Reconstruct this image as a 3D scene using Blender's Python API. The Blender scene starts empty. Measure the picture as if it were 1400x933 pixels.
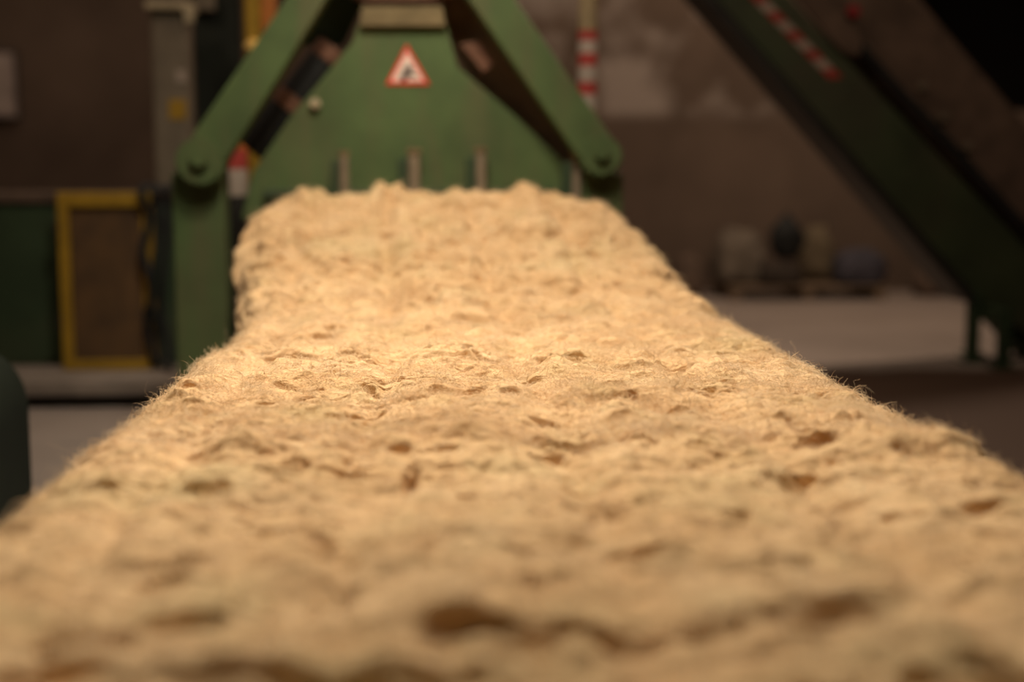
import bpy, bmesh, math, random
import numpy as np
from mathutils import Vector, Matrix

random.seed(7)
rng = np.random.default_rng(11)
scene = bpy.context.scene
COL = scene.collection

# ------------------------------------------------------------------ camera
CAM_Z = 1.40
F_PX = 1400 * 50.0 / 36.0
PITCH = math.atan(248.5 / F_PX)
YAW = math.atan(123.0 / F_PX * math.cos(PITCH))
fwd = Vector((math.sin(YAW) * math.cos(PITCH), math.cos(YAW) * math.cos(PITCH), -math.sin(PITCH)))
right = Vector((math.cos(YAW), -math.sin(YAW), 0))
up = right.cross(fwd)
CAM = Vector((0, 0, CAM_Z))

cam_data = bpy.data.cameras.new('camera')
cam_data.lens = 50
cam_data.sensor_width = 36
cam_data.clip_start = 0.05
cam_data.clip_end = 100
cam = bpy.data.objects.new('camera', cam_data)
COL.objects.link(cam)
cam.matrix_world = Matrix((
    (right.x, up.x, -fwd.x, CAM.x), (right.y, up.y, -fwd.y, CAM.y),
    (right.z, up.z, -fwd.z, CAM.z), (0, 0, 0, 1)))
scene.camera = cam
cam_data.dof.use_dof = True
cam_data.dof.focus_distance = (Vector((0.1, 3.25, 0.92)) - CAM).dot(fwd)
cam_data.dof.aperture_fstop = 1.05
cam_data.dof.aperture_blades = 0


def at(px, py, Y):
    """world point on the vertical plane y=Y seen at photo pixel (px, py)"""
    d = fwd + right * ((px - 700) / F_PX) + up * ((466.5 - py) / F_PX)
    return CAM + d * ((Y - CAM.y) / d.y)


def atz(px, py, Z):
    d = fwd + right * ((px - 700) / F_PX) + up * ((466.5 - py) / F_PX)
    return CAM + d * ((Z - CAM.z) / d.z)


# ------------------------------------------------------------------ materials
def nodes(name):
    m = bpy.data.materials.new(name)
    m.use_nodes = True
    nt = m.node_tree
    return m, nt, nt.nodes['Principled BSDF']


def ramp(nt, src, stops):
    r = nt.nodes.new('ShaderNodeValToRGB')
    e = r.color_ramp.elements
    while len(e) < len(stops):
        e.new(0.5)
    for el, (p, c) in zip(e, stops):
        el.position = p
        el.color = (*c, 1)
    nt.links.new(src, r.inputs[0])
    return r.outputs[0]


def noise(nt, scale, detail=4, rough=0.55, vec=None, mapping=None):
    n = nt.nodes.new('ShaderNodeTexNoise')
    n.inputs['Scale'].default_value = scale
    n.inputs['Detail'].default_value = detail
    n.inputs['Roughness'].default_value = rough
    if mapping:
        mp = nt.nodes.new('ShaderNodeMapping')
        mp.inputs['Scale'].default_value = mapping
        nt.links.new(vec, mp.inputs[0])
        vec = mp.outputs[0]
    if vec is not None:
        nt.links.new(vec, n.inputs['Vector'])
    return n.outputs['Fac']


def objcoord(nt):
    return nt.nodes.new('ShaderNodeTexCoord').outputs['Object']


def mixc(nt, fac, a, b):
    m = nt.nodes.new('ShaderNodeMix')
    m.data_type = 'RGBA'
    for sock, v in ((m.inputs[6], a), (m.inputs[7], b)):
        if isinstance(v, tuple):
            sock.default_value = (*v, 1)
        else:
            nt.links.new(v, sock)
    if isinstance(fac, float):
        m.inputs[0].default_value = fac
    else:
        nt.links.new(fac, m.inputs[0])
    return m.outputs[2]


def bump(nt, bsdf, h, strength=0.3, dist=0.01):
    b = nt.nodes.new('ShaderNodeBump')
    b.inputs['Strength'].default_value = strength
    b.inputs['Distance'].default_value = dist
    nt.links.new(h, b.inputs['Height'])
    nt.links.new(b.outputs[0], bsdf.inputs['Normal'])


def plain(name, c, rough=0.6, metal=0.0, var=0.25, scale=6.0, dust=None, dust_amt=(0.5, 0.75), spec=0.3, streak=None):
    """paint or plastic with a little wear and, when asked, a layer of fibre dust in patches"""
    m, nt, b = nodes(name)
    v = objcoord(nt)
    n = noise(nt, scale, 5, 0.6, v)
    lo = tuple(x * (1 - var) for x in c)
    hi = tuple(min(1, x * (1 + var)) for x in c)
    col = ramp(nt, n, [(0.3, lo), (0.7, hi)])
    if dust:
        n2 = noise(nt, scale * 0.45, 6, 0.65, v, streak)
        f = ramp(nt, n2, [(dust_amt[0], (0, 0, 0)), (dust_amt[1], (1, 1, 1))])
        col = mixc(nt, f, col, dust)
    nt.links.new(col, b.inputs['Base Color'])
    b.inputs['Roughness'].default_value = rough
    b.inputs['Metallic'].default_value = metal
    b.inputs['Specular IOR Level'].default_value = spec
    bump(nt, b, n, 0.08, 0.004)
    return m


DUST = (0.30, 0.22, 0.12)
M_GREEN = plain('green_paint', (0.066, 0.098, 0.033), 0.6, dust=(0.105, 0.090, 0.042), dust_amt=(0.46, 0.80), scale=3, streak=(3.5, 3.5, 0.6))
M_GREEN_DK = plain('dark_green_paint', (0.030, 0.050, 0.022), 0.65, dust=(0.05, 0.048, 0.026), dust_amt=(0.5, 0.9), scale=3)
M_GREEN_RT = plain('old_green_paint', (0.038, 0.050, 0.022), 0.65, dust=(0.060, 0.050, 0.03), dust_amt=(0.45, 0.85), scale=3)
M_DUSTY = plain('dusty_steel', (0.17, 0.125, 0.062), 0.9, scale=8)
M_BROWN = plain('dusty_board', (0.10, 0.065, 0.045), 0.9, scale=4, var=0.4)
M_BLACK = plain('black_rubber', (0.010, 0.010, 0.009), 0.75)
M_DKSTEEL = plain('dark_steel', (0.03, 0.027, 0.022), 0.5, 0.2)
M_RUST = plain('rusty_bracket', (0.13, 0.06, 0.035), 0.8, scale=20)
M_GREY = plain('grey_steel', (0.19, 0.145, 0.095), 0.75, 0.0, scale=10)
M_GREYPAINT = plain('grey_beige_paint', (0.15, 0.118, 0.08), 0.7, scale=5, var=0.2)
M_PALE = plain('pale_beige_steel', (0.36, 0.29, 0.18), 0.6, scale=9)
M_YELLOW = plain('yellow_paint', (0.29, 0.165, 0.011), 0.65, var=0.25)
M_AMBER = plain('amber_plastic', (0.75, 0.48, 0.14), 0.4)
M_ORANGE = plain('orange_paint', (0.42, 0.13, 0.02), 0.5)
M_RED = plain('red_paint', (0.30, 0.035, 0.026), 0.6)
M_WHITE = plain('off_white_paint', (0.33, 0.26, 0.205), 0.6, var=0.12)
M_SIGNRED = plain('sign_red', (0.62, 0.055, 0.035), 0.4, var=0.08)
M_SIGNWHITE = plain('sign_white', (0.80, 0.62, 0.52), 0.4, var=0.06)
M_SIGNBLACK = plain('sign_black', (0.02, 0.02, 0.02), 0.4)
M_TAN = plain('tan_paint', (0.26, 0.185, 0.095), 0.6)
M_PLINTH = plain('plinth_concrete', (0.19, 0.15, 0.12), 0.9, scale=5)
M_SACK_PALE = plain('pale_sack_cloth', (0.125, 0.098, 0.072), 0.9, scale=9)
M_SACK_TAN = plain('tan_sack_cloth', (0.115, 0.085, 0.05), 0.9, scale=9)
M_SACK_BLUE = plain('blue_grey_sack_cloth', (0.050, 0.045, 0.055), 0.9, scale=9)
M_DARK_SACK = plain('dark_brown_sack_cloth', (0.035, 0.025, 0.018), 0.9, scale=9)
M_PALLET = plain('weathered_wood', (0.16, 0.11, 0.07), 0.9, scale=12)
M_RUSTY_BROWN = plain('rusty_brown_steel', (0.13, 0.085, 0.05), 0.85, scale=6)
M_BELT = plain('brown_belt', (0.10, 0.07, 0.045), 0.9, scale=12)


def mesh_screen():
    """rusty-brown sheet with a fine perforation bump behind the yellow frame"""
    m, nt, b = nodes('brown_guard_sheet')
    v = objcoord(nt)
    n = noise(nt, 5, 5, 0.6, v)
    col = ramp(nt, n, [(0.3, (0.055, 0.026, 0.007)), (0.75, (0.13, 0.062, 0.016))])
    vo = nt.nodes.new('ShaderNodeTexVoronoi')
    vo.inputs['Scale'].default_value = 45
    vo.inputs['Randomness'].default_value = 0
    nt.links.new(v, vo.inputs['Vector'])
    nt.links.new(col, b.inputs['Base Color'])
    b.inputs['Roughness'].default_value = 0.7
    bump(nt, b, vo.outputs['Distance'], 0.4, 0.01)
    return m


M_SHEET = mesh_screen()


def wall_mat():
    m, nt, b = nodes('dirty_plaster')
    v = objcoord(nt)
    sep = nt.nodes.new('ShaderNodeSeparateXYZ')
    nt.links.new(v, sep.inputs[0])
    n1 = noise(nt, 0.9, 6, 0.62, v)
    base = ramp(nt, n1, [(0.3, (0.072, 0.046, 0.030)), (0.7, (0.125, 0.083, 0.057))])
    # pale efflorescence patches on the upper half of the wall
    n2 = noise(nt, 1.15, 7, 0.6, v)
    pat = ramp(nt, n2, [(0.50, (0, 0, 0)), (0.64, (1, 1, 1))])
    hi = nt.nodes.new('ShaderNodeMapRange')
    hi.inputs['From Min'].default_value = 1.80
    hi.inputs['From Max'].default_value = 1.92
    nt.links.new(sep.outputs['Z'], hi.inputs['Value'])
    xr = nt.nodes.new('ShaderNodeMapRange')
    xr.inputs['From Min'].default_value = -1.0
    xr.inputs['From Max'].default_value = 1.0
    nt.links.new(sep.outputs['X'], xr.inputs['Value'])
    mu = nt.nodes.new('ShaderNodeMath'); mu.operation = 'MULTIPLY'
    nt.links.new(hi.outputs[0], mu.inputs[0]); nt.links.new(xr.outputs[0], mu.inputs[1])
    mu2 = nt.nodes.new('ShaderNodeMath'); mu2.operation = 'MULTIPLY'
    nt.links.new(mu.outputs[0], mu2.inputs[0]); nt.links.new(pat, mu2.inputs[1])
    col = mixc(nt, mu2.outputs[0], base, (0.25, 0.20, 0.165))
    nt.links.new(col, b.inputs['Base Color'])
    b.inputs['Roughness'].default_value = 0.95
    bump(nt, b, n1, 0.3, 0.02)
    return m


def floor_mat():
    m, nt, b = nodes('concrete_floor')
    v = objcoord(nt)
    sep = nt.nodes.new('ShaderNodeSeparateXYZ')
    nt.links.new(v, sep.inputs[0])
    n1 = noise(nt, 0.8, 7, 0.6, v)
    base = ramp(nt, n1, [(0.3, (0.20, 0.155, 0.125)), (0.7, (0.27, 0.215, 0.18))])
    # a dark brown strip with a noisy edge along the right of the line
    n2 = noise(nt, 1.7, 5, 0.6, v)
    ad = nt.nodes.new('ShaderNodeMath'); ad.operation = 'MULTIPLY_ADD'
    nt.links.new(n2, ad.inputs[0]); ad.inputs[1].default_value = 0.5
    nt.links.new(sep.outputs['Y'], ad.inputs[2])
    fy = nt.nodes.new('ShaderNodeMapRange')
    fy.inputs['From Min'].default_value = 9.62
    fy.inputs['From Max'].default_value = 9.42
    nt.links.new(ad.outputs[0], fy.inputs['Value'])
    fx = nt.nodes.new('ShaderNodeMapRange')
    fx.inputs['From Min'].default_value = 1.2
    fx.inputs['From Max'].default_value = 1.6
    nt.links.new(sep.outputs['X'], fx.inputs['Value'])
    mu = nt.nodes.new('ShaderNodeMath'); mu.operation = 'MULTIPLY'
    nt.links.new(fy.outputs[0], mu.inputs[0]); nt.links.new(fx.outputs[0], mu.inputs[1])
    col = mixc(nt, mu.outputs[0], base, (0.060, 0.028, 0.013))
    nt.links.new(col, b.inputs['Base Color'])
    b.inputs['Roughness'].default_value = 0.8
    bump(nt, b, n1, 0.15, 0.01)
    return m


def fibre_mat(name, strands=False):
    m, nt, b = nodes(name)
    v = objcoord(nt)
    n1 = noise(nt, 5.0, 5, 0.6, v)
    n2 = noise(nt, 34.0, 6, 0.7, v, (0.45, 1.0, 1.0))
    n3 = noise(nt, 3.4, 4, 0.6, v)
    k = 1.0
    base = ramp(nt, n1, [(0.28, (0.60, 0.375, 0.185)), (0.5, (0.69, 0.455, 0.24)), (0.75, (0.77, 0.54, 0.31))] if not strands else [(0.28, (0.70, 0.475, 0.26)), (0.5, (0.79, 0.57, 0.34)), (0.75, (0.85, 0.65, 0.42))])
    dark = ramp(nt, n2, [(0.25, (0.55, 0.53, 0.48)), (0.5, (1, 1, 1))])
    mul = nt.nodes.new('ShaderNodeMix')
    mul.data_type = 'RGBA'
    mul.blend_type = 'MULTIPLY'
    mul.inputs[0].default_value = 1.0
    nt.links.new(base, mul.inputs[6])
    nt.links.new(dark, mul.inputs[7])
    g = ramp(nt, n3, [(0.52, (0, 0, 0)), (0.68, (0.7, 0.7, 0.7))])
    col = mixc(nt, g, mul.outputs[2], (0.63, 0.47, 0.25))
    nt.links.new(col, b.inputs['Base Color'])
    b.inputs['Roughness'].default_value = 0.9 if not strands else 0.55
    b.inputs['Specular IOR Level'].default_value = 0.15 if not strands else 0.4
    if not strands:
        f1 = noise(nt, 260.0, 3, 0.6, v, (0.25, 1.0, 1.0))
        f2 = noise(nt, 260.0, 3, 0.6, v, (1.0, 0.22, 1.0))
        a = nt.nodes.new('ShaderNodeMath'); a.operation = 'ADD'
        nt.links.new(f1, a.inputs[0]); nt.links.new(f2, a.inputs[1])
        bump(nt, b, a.outputs[0], 0.5, 0.006)
    return m


M_WALL = wall_mat()
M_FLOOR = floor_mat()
M_FIBRE = fibre_mat('raw_fibre')
M_STRAND = fibre_mat('loose_fibre', True)
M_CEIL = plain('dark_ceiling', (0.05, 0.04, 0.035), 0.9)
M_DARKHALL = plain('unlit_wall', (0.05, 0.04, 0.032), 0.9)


# ------------------------------------------------------------------ mesh helpers
def tag(o, label=None, cat=None, group=None, kind=None):
    if label: o['label'] = label
    if cat: o['category'] = cat
    if group: o['group'] = group
    if kind: o['kind'] = kind
    return o


def thing(name, loc, label, cat, group=None):
    o = bpy.data.objects.new(name, None)
    o.empty_display_size = 0.1
    o.location = loc
    COL.objects.link(o)
    return tag(o, label, cat, group)


def origin(o):
    p = Vector((0, 0, 0))
    while o is not None:
        p += o.location
        o = o.parent
    return p


def obj(name, bm, mats, parent=None, smooth=False, loc=None):
    """link the bmesh (in world coordinates) as one mesh object"""
    if not isinstance(mats, (list, tuple)):
        mats = [mats]
    base = origin(parent) if parent else Vector((0, 0, 0))
    shift = base + (Vector(loc) - base if loc is not None else Vector((0, 0, 0)))
    bmesh.ops.translate(bm, verts=bm.verts, vec=-shift)
    bmesh.ops.recalc_face_normals(bm, faces=bm.faces)
    me = bpy.data.meshes.new(name)
    bm.to_mesh(me)
    bm.free()
    for m in mats:
        me.materials.append(m)
    if smooth:
        for p in me.polygons:
            p.use_smooth = True
    o = bpy.data.objects.new(name, me)
    COL.objects.link(o)
    if parent:
        o.parent = parent
    o.location = shift - base
    return o


def bevel_all(bm, r, seg=2):
    es = [e for e in bm.edges if len(e.link_faces) == 2 and e.calc_face_angle(0) > 0.5]
    if es and r > 0:
        bmesh.ops.bevel(bm, geom=es, offset=r, segments=seg, profile=0.5, affect='EDGES', clamp_overlap=True)


def merge(dst, src):
    me = bpy.data.meshes.new('tmp')
    src.to_mesh(me)
    src.free()
    dst.from_mesh(me)
    bpy.data.meshes.remove(me)


def box(c, s, r=0.008, rot=None):
    bm = bmesh.new()
    bmesh.ops.create_cube(bm, size=1)
    bmesh.ops.scale(bm, vec=s, verts=bm.verts)
    bevel_all(bm, min(r, min(s) * 0.3))
    if rot is not None:
        bmesh.ops.rotate(bm, cent=(0, 0, 0), matrix=rot, verts=bm.verts)
    bmesh.ops.translate(bm, vec=c, verts=bm.verts)
    return bm


def box2(a, b, r=0.008):
    c = [(x + y) / 2 for x, y in zip(a, b)]
    s = [abs(y - x) for x, y in zip(a, b)]
    return box(c, s, r)


def prism(pts, y0, y1, r=0.008):
    """polygon of (x, z) points extruded along y"""
    bm = bmesh.new()
    vs = [bm.verts.new((x, y0, z)) for x, z in pts]
    f = bm.faces.new(vs)
    ret = bmesh.ops.extrude_face_region(bm, geom=[f])
    bmesh.ops.translate(bm, vec=(0, y1 - y0, 0), verts=[g for g in ret['geom'] if isinstance(g, bmesh.types.BMVert)])
    bmesh.ops.recalc_face_normals(bm, faces=bm.faces)
    bevel_all(bm, r)
    return bm


def cyl(a, b, r, seg=24, r2=None, bev=0.004):
    a, b = Vector(a), Vector(b)
    d = b - a
    bm = bmesh.new()
    bmesh.ops.create_cone(bm, cap_ends=True, segments=seg, radius1=r, radius2=r if r2 is None else r2, depth=d.length)
    if bev:
        es = [e for e in bm.edges if len(e.link_faces) == 2 and e.calc_face_angle(0) > 1.0]
        bmesh.ops.bevel(bm, geom=es, offset=bev, segments=2, affect='EDGES', clamp_overlap=True)
    q = Vector((0, 0, 1)).rotation_difference(d.normalized())
    bmesh.ops.rotate(bm, cent=(0, 0, 0), matrix=q.to_matrix(), verts=bm.verts)
    bmesh.ops.translate(bm, vec=(a + b) / 2, verts=bm.verts)
    return bm


def tube(pts, r, seg=10):
    bm = bmesh.new()
    pts = [Vector(p) for p in pts]
    rings = []
    for i, p in enumerate(pts):
        t = (pts[min(i + 1, len(pts) - 1)] - pts[max(i - 1, 0)]).normalized()
        a = t.cross(Vector((0, 1, 0.01))).normalized()
        c = t.cross(a).normalized()
        rr = r[i] if isinstance(r, (list, tuple)) else r
        rings.append([bm.verts.new(p + a * rr * math.cos(k * 2 * math.pi / seg) + c * rr * math.sin(k * 2 * math.pi / seg)) for k in range(seg)])
    for q, w in zip(rings, rings[1:]):
        for k in range(seg):
            bm.faces.new((q[k], q[(k + 1) % seg], w[(k + 1) % seg], w[k]))
    bm.faces.new(rings[0])
    bm.faces.new(rings[-1][::-1])
    return bm


def spline(pts, n=8):
    pts = [Vector(p) for p in pts]
    P = [pts[0]] + pts + [pts[-1]]
    out = []
    for i in range(1, len(P) - 2):
        for k in range(n):
            t = k / n
            a, b, c, d = P[i - 1], P[i], P[i + 1], P[i + 2]
            out.append(0.5 * ((2 * b) + (c - a) * t + (2 * a - 5 * b + 4 * c - d) * t * t + (3 * b - a - 3 * c + d) * t ** 3))
    out.append(pts[-1])
    return out


def xz(lst, Y):
    return [(p.x, p.z) for p in (at(px, py, Y) for px, py in lst)]


# ------------------------------------------------------------------ numpy noise
def _hash(ix, iy, seed):
    h = (ix.astype(np.int64) * 374761393 + iy.astype(np.int64) * 668265263 + seed * 1274126177) & 0xFFFFFFFF
    h = ((h ^ (h >> 13)) * 1103515245) & 0xFFFFFFFF
    h = ((h ^ (h >> 16)) * 2246822519) & 0xFFFFFFFF
    return (h ^ (h >> 15)) & 0xFFFFFFFF


def perlin(x, y, seed=0):
    x0, y0 = np.floor(x), np.floor(y)
    fx, fy = x - x0, y - y0
    def g(ox, oy):
        a = _hash(x0 + ox, y0 + oy, seed) / 4294967296.0 * 2 * np.pi
        return np.cos(a) * (fx - ox) + np.sin(a) * (fy - oy)
    u = fx * fx * fx * (fx * (fx * 6 - 15) + 10)
    v = fy * fy * fy * (fy * (fy * 6 - 15) + 10)
    a = g(0, 0) * (1 - u) + g(1, 0) * u
    b = g(0, 1) * (1 - u) + g(1, 1) * u
    return (a * (1 - v) + b * v) * 1.5


def fbm(x, y, seed, octv=3, gain=0.5):
    s, a = 0, 1
    for o in range(octv):
        s = s + a * perlin(x * 2 ** o + 7.3 * o, y * 2 ** o - 3.1 * o, seed + o * 17)
        a *= gain
    return s


def billow(x, y, seed, octv=3):
    """puffy lumps with sharp creases between them"""
    s, a, t = 0, 1.0, 0
    for o in range(octv):
        s = s + a * np.abs(perlin(x * 2 ** o + 5.7 * o, y * 2 ** o + 2.9 * o, seed + o * 13))
        t += a
        a *= 0.5
    return s / t


# ------------------------------------------------------------------ the fibre blanket
TY = [-1.2, 1.0, 2.2, 3.4, 4.45, 4.75, 5.03, 5.62, 6.10, 6.38, 6.55, 6.75, 7.00, 7.30]
TZ = [0.90, 0.90, 0.90, 0.90, 0.905, 0.94, 1.00, 1.125, 1.20, 1.228, 1.22, 1.145, 1.015, 0.90]
TL = [-0.69, -0.69, -0.67, -0.635, -0.59, -0.600, -0.635, -0.690, -0.718, -0.70, -0.68, -0.66, -0.64, -0.62]
TR = [1.05, 1.05, 1.045, 1.035, 1.025, 0.985, 0.950, 0.900, 0.850, 0.80, 0.74, 0.70, 0.68, 0.66]


def smooth_tab(y, tab):
    """table lookup, softened by averaging over a short window"""
    return sum(np.interp(y + o, TY, tab) for o in np.linspace(-0.12, 0.12, 7)) / 7


PITS = [  # photo pixel of the dent, half-width and half-length in metres, depth
    (505, 556, .055, .030, .050), (528, 574, .050, .025, .040), (682, 512, .055, .050, .055), (775, 592, .060, .022, .045),
    (1055, 563, .055, .022, .045), (1125, 598, .035, .060, .060), (398, 482, .060, .060, .050), (582, 412, .045, .090, .050),
    (650, 443, .025, .060, .060), (375, 637, .035, .022, .045), (545, 607, .022, .025, .050), (770, 487, .060, .035, .030),
    (480, 523, .060, .022, .040), (1105, 635, .030, .018, .035), (1345, 682, .030, .022, .045), (228, 775, .035, .022, .040),
    (245, 828, .045, .020, .045), (740, 747, .045, .018, .035), (885, 745, .060, .020, .030), (800, 690, .080, .015, .025),
    (880, 565, .035, .030, .040), (310, 580, .040, .030, .035), (640, 660, .015, .025, .030), (1240, 690, .030, .018, .030),
    (60, 905, .060, .035, .060), (1010, 690, .030, .018, .030), (960, 490, .030, .040, .030), (900, 535, .040, .025, .028),
    (560, 640, .012, .10, .02), (120, 860, .05, .03, .05), (800, 852, .14, .018, .022), (1330, 905, .06, .03, .06),
    (1000, 925, .08, .02, .05), (560, 500, .05, .02, .03), (720, 545, .03, .02, .03), (420, 520, .03, .02, .03), (610, 470, .06, .03, .03),
    (1000, 520, .03, .03, .03), (960, 530, .03, .02, .03), (835, 520, .03, .02, .02), (800, 330, .03, .1, .03),
]
LUMPS = [  # raised clumps
    (645, 580, .050, .050, .030), (850, 556, .050, .045, .030), (1175, 590, .070, .090, .045), (640, 700, .045, .030, .020),
    (600, 470, .090, .060, .020), (660, 445, .030, .040, .030), (330, 590, .060, .050, .025), (1290, 590, .060, .080, .030),
    (260, 512, .030, .060, .030), (150, 640, .050, .040, .025), (930, 640, .050, .035, .020), (1080, 620, .05, .04, .015),
    (800, 520, .05, .06, .02), (1000, 500, .06, .08, .025), (600, 810, .10, .03, .03), (400, 870, .12, .03, .035), (1050, 800, .12, .04, .03),
]


SMALL_PITS = [(random.uniform(-0.5, 0.95), random.uniform(2.3, 4.4), random.uniform(.010, .034), random.uniform(.008, .018), random.uniform(.03, .08)) for _ in range(130)]


def relief(x, y, yy_scale=1.0):
    """height of the tufted surface over its smooth profile, metres"""
    wx = x + 0.04 * fbm(x * 3.1, y * 3.1, 101, 2)
    wy = y + 0.04 * fbm(x * 3.1, y * 3.1, 202, 2)
    h = 0.016 * fbm(wx * 2.4, wy * 2.6, 1, 2)
    h = h + 0.011 * fbm(wx * 3.2, wy * 8.5, 3, 2)
    puff = billow(wx * 4.2, wy * 6.0, 5, 1)
    h = h + (0.022 - 0.008 * np.clip((2.9 - y) / 1.0, 0, 1)) * (np.sqrt(puff + 0.04) - 0.5)
    tuft = billow(wx * 7.5, wy * 10.5, 61, 2)
    far = np.clip((y - 4.0) / 1.2, 0, 1)
    near = np.clip((2.9 - y) / 1.0, 0, 1)
    h = h + (0.024 + 0.020 * far - 0.010 * near) * (np.sqrt(tuft + 0.03) - 0.48)
    h = h + (0.0085 + 0.006 * far) * fbm(wx * 13.0, wy * 17.0, 9, 2)
    h = h + 0.0040 * fbm(wx * 34.0, wy * 46.0, 13, 2)
    h = h + 0.0020 * fbm(wx * 95.0, wy * 120.0, 19, 2)
    h = h + far * 0.022 * fbm(wx * 5.0, wy * 4.0, 71, 2)
    # torn transverse slits, only here and there
    rid = 1 - np.abs(perlin(wx * 8.0, wy * 20.0, 31)) * 6.0
    pat = np.clip(perlin(x * 3.4, y * 4.2, 37) * 3.2 - 0.75, 0, 1)
    h = h - 0.050 * np.clip(rid, 0, 1) ** 1.5 * pat * (1 - 0.6 * np.clip((2.9 - y) / 0.8, 0, 1))
    # lengthwise furrows between the lanes of tufts
    for k, fx in enumerate((-0.42, -0.10, 0.26, 0.60)):
        c = fx + 0.035 * perlin(y * 1.3, y * 0 + k * 3.7, 41) - 0.06 * np.clip((y - 4.4) / 1.8, 0, 1)
        amp = 0.016 + 0.014 * np.clip((y - 4.2) / 1.6, 0, 1)
        h = h - amp * np.exp(-((x - c) / (0.038 + 0.012 * np.sin(y * 9 + k))) ** 2)
    for px, py, sx, sy, d in PITS:
        p = atz(px, py, 0.91) if py > 432 else at(px, py, float(np.interp(py, [280, 310, 370, 432], [6.13, 5.62, 5.03, 4.58])))
        q = ((x - p.x) / sx) ** 2 + ((y - p.y - 0.012 * np.sin((x - p.x) * 60 + px)) / (sy * 0.8)) ** 2
        h = h - (1.3 if py < 432 else 2.5 if py < 650 else 0.9) * d * np.exp(-q * q)
    for cx, cy, sx, sy, d in SMALL_PITS:
        near_ = np.abs(y[:, 0] - cy) < 0.08
        yy, xx = y[near_], x[near_]
        q = ((xx - cx) / sx) ** 2 + ((yy - cy - 0.3 * sy * np.sin((xx - cx) * 90 + cx * 50)) / sy) ** 2
        h[near_] = h[near_] - d * np.exp(-q * q)
    for px, py, sx, sy, d in LUMPS:
        p = atz(px, py, 0.93) if py > 432 else at(px, py, float(np.interp(py, [280, 310, 370, 432], [6.13, 5.62, 5.03, 4.58])))
        q = ((x - p.x) / sx) ** 2 + ((y - p.y) / sy) ** 2
        h = h + d * np.exp(-q)
    for cx, w, d in ((-0.49, .060, .066), (-0.155, .065, .074), (0.19, .085, .052), (0.50, .10, .066)):
        h = h + d * np.exp(-((x - cx) / w) ** 4) * np.exp(-((y - 6.36) / 0.17) ** 2)
    return h


NU = 420
NV = 1250
v = np.linspace(0, 1, NV)
ys = -0.6 + (7.30 + 0.6) * v
# finer rows where the picture is sharp
dens = 1.0 + 1.6 * np.exp(-((np.linspace(-0.6, 7.3, 2000) - 3.3) / 1.0) ** 2)
cum = np.cumsum(dens)
ys = np.interp(np.linspace(cum[0], cum[-1], NV), cum, np.linspace(-0.6, 7.3, 2000))
s = np.linspace(-1, 1, NU)
Yg, Sg = np.meshgrid(ys, s, indexing='ij')
zl = smooth_tab(ys, TZ)[:, None]
xl = smooth_tab(ys, TL)[:, None]
xr = smooth_tab(ys, TR)[:, None]
half = (xr - xl) / 2
mid = (xr + xl) / 2
RB = np.interp(ys, [4.2, 6.0], [0.16, 0.105])[:, None]  # radius of the rounded shoulder
flat = half - RB
arc = RB * math.pi / 2
skirt = 0.22 - RB
tot = flat + arc + skirt
a = np.abs(Sg) * tot
sg = np.sign(Sg)
th = np.clip((a - flat) / RB, 0, math.pi / 2)
dx = np.where(a < flat, a, flat + RB * np.sin(th))
dz = -RB * (1 - np.cos(th)) - np.clip(a - flat - arc, 0, None)
# the top is slightly crowned
crown = -0.012 * (np.abs(Sg) ** 2)
X = mid + sg * dx
Z = zl + dz + crown
nx = sg * np.sin(th)
nz = np.cos(th)
u = mid + sg * a                                   # arc-length coordinate for the noise
H = relief(u, Yg)
slope = np.gradient(zl[:, 0], ys)[:, None]
X2 = X + nx * H
Z2 = Z + nz * H
lean = 0.55 * np.clip(H, -0.05, 0.06)              # tufts lean back along the line
Y2 = Yg - lean - slope * H * 0.7
co = np.stack([X2, Y2, Z2], -1).astype(np.float32)

idx = np.arange(NV * NU).reshape(NV, NU)
quads = np.stack([idx[:-1, :-1], idx[:-1, 1:], idx[1:, 1:], idx[1:, :-1]], -1).reshape(-1, 4)
# underside
nb = NV * NU
flatv = co.reshape(-1, 3)


def np_mesh(name, verts, faces, mat, smooth=True):
    me = bpy.data.meshes.new(name)
    n, k = faces.shape
    me.vertices.add(len(verts))
    me.vertices.foreach_set('co', np.ascontiguousarray(verts, dtype=np.float32).ravel())
    me.loops.add(n * k)
    me.loops.foreach_set('vertex_index', np.ascontiguousarray(faces, dtype=np.int32).ravel())
    me.polygons.add(n)
    me.polygons.foreach_set('loop_start', np.arange(0, n * k, k, dtype=np.int32))
    me.polygons.foreach_set('loop_total', np.full(n, k, dtype=np.int32))
    me.polygons.foreach_set('use_smooth', np.full(n, smooth, dtype=bool))
    me.update(calc_edges=True)
    me.materials.append(mat)
    return me


# close the underside with one strip from rim to rim
under = np.stack([idx[:-1, 0], idx[1:, 0], idx[1:, -1], idx[:-1, -1]], -1)
quads_all = np.concatenate([quads, under])
blanket = bpy.data.objects.new('fibre_blanket', np_mesh('fibre_blanket', flatv, quads_all, M_FIBRE))
COL.objects.link(blanket)
tag(blanket, 'thick lumpy tan blanket of raw plant fibre running into the green press', 'fibre mat')

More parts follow.
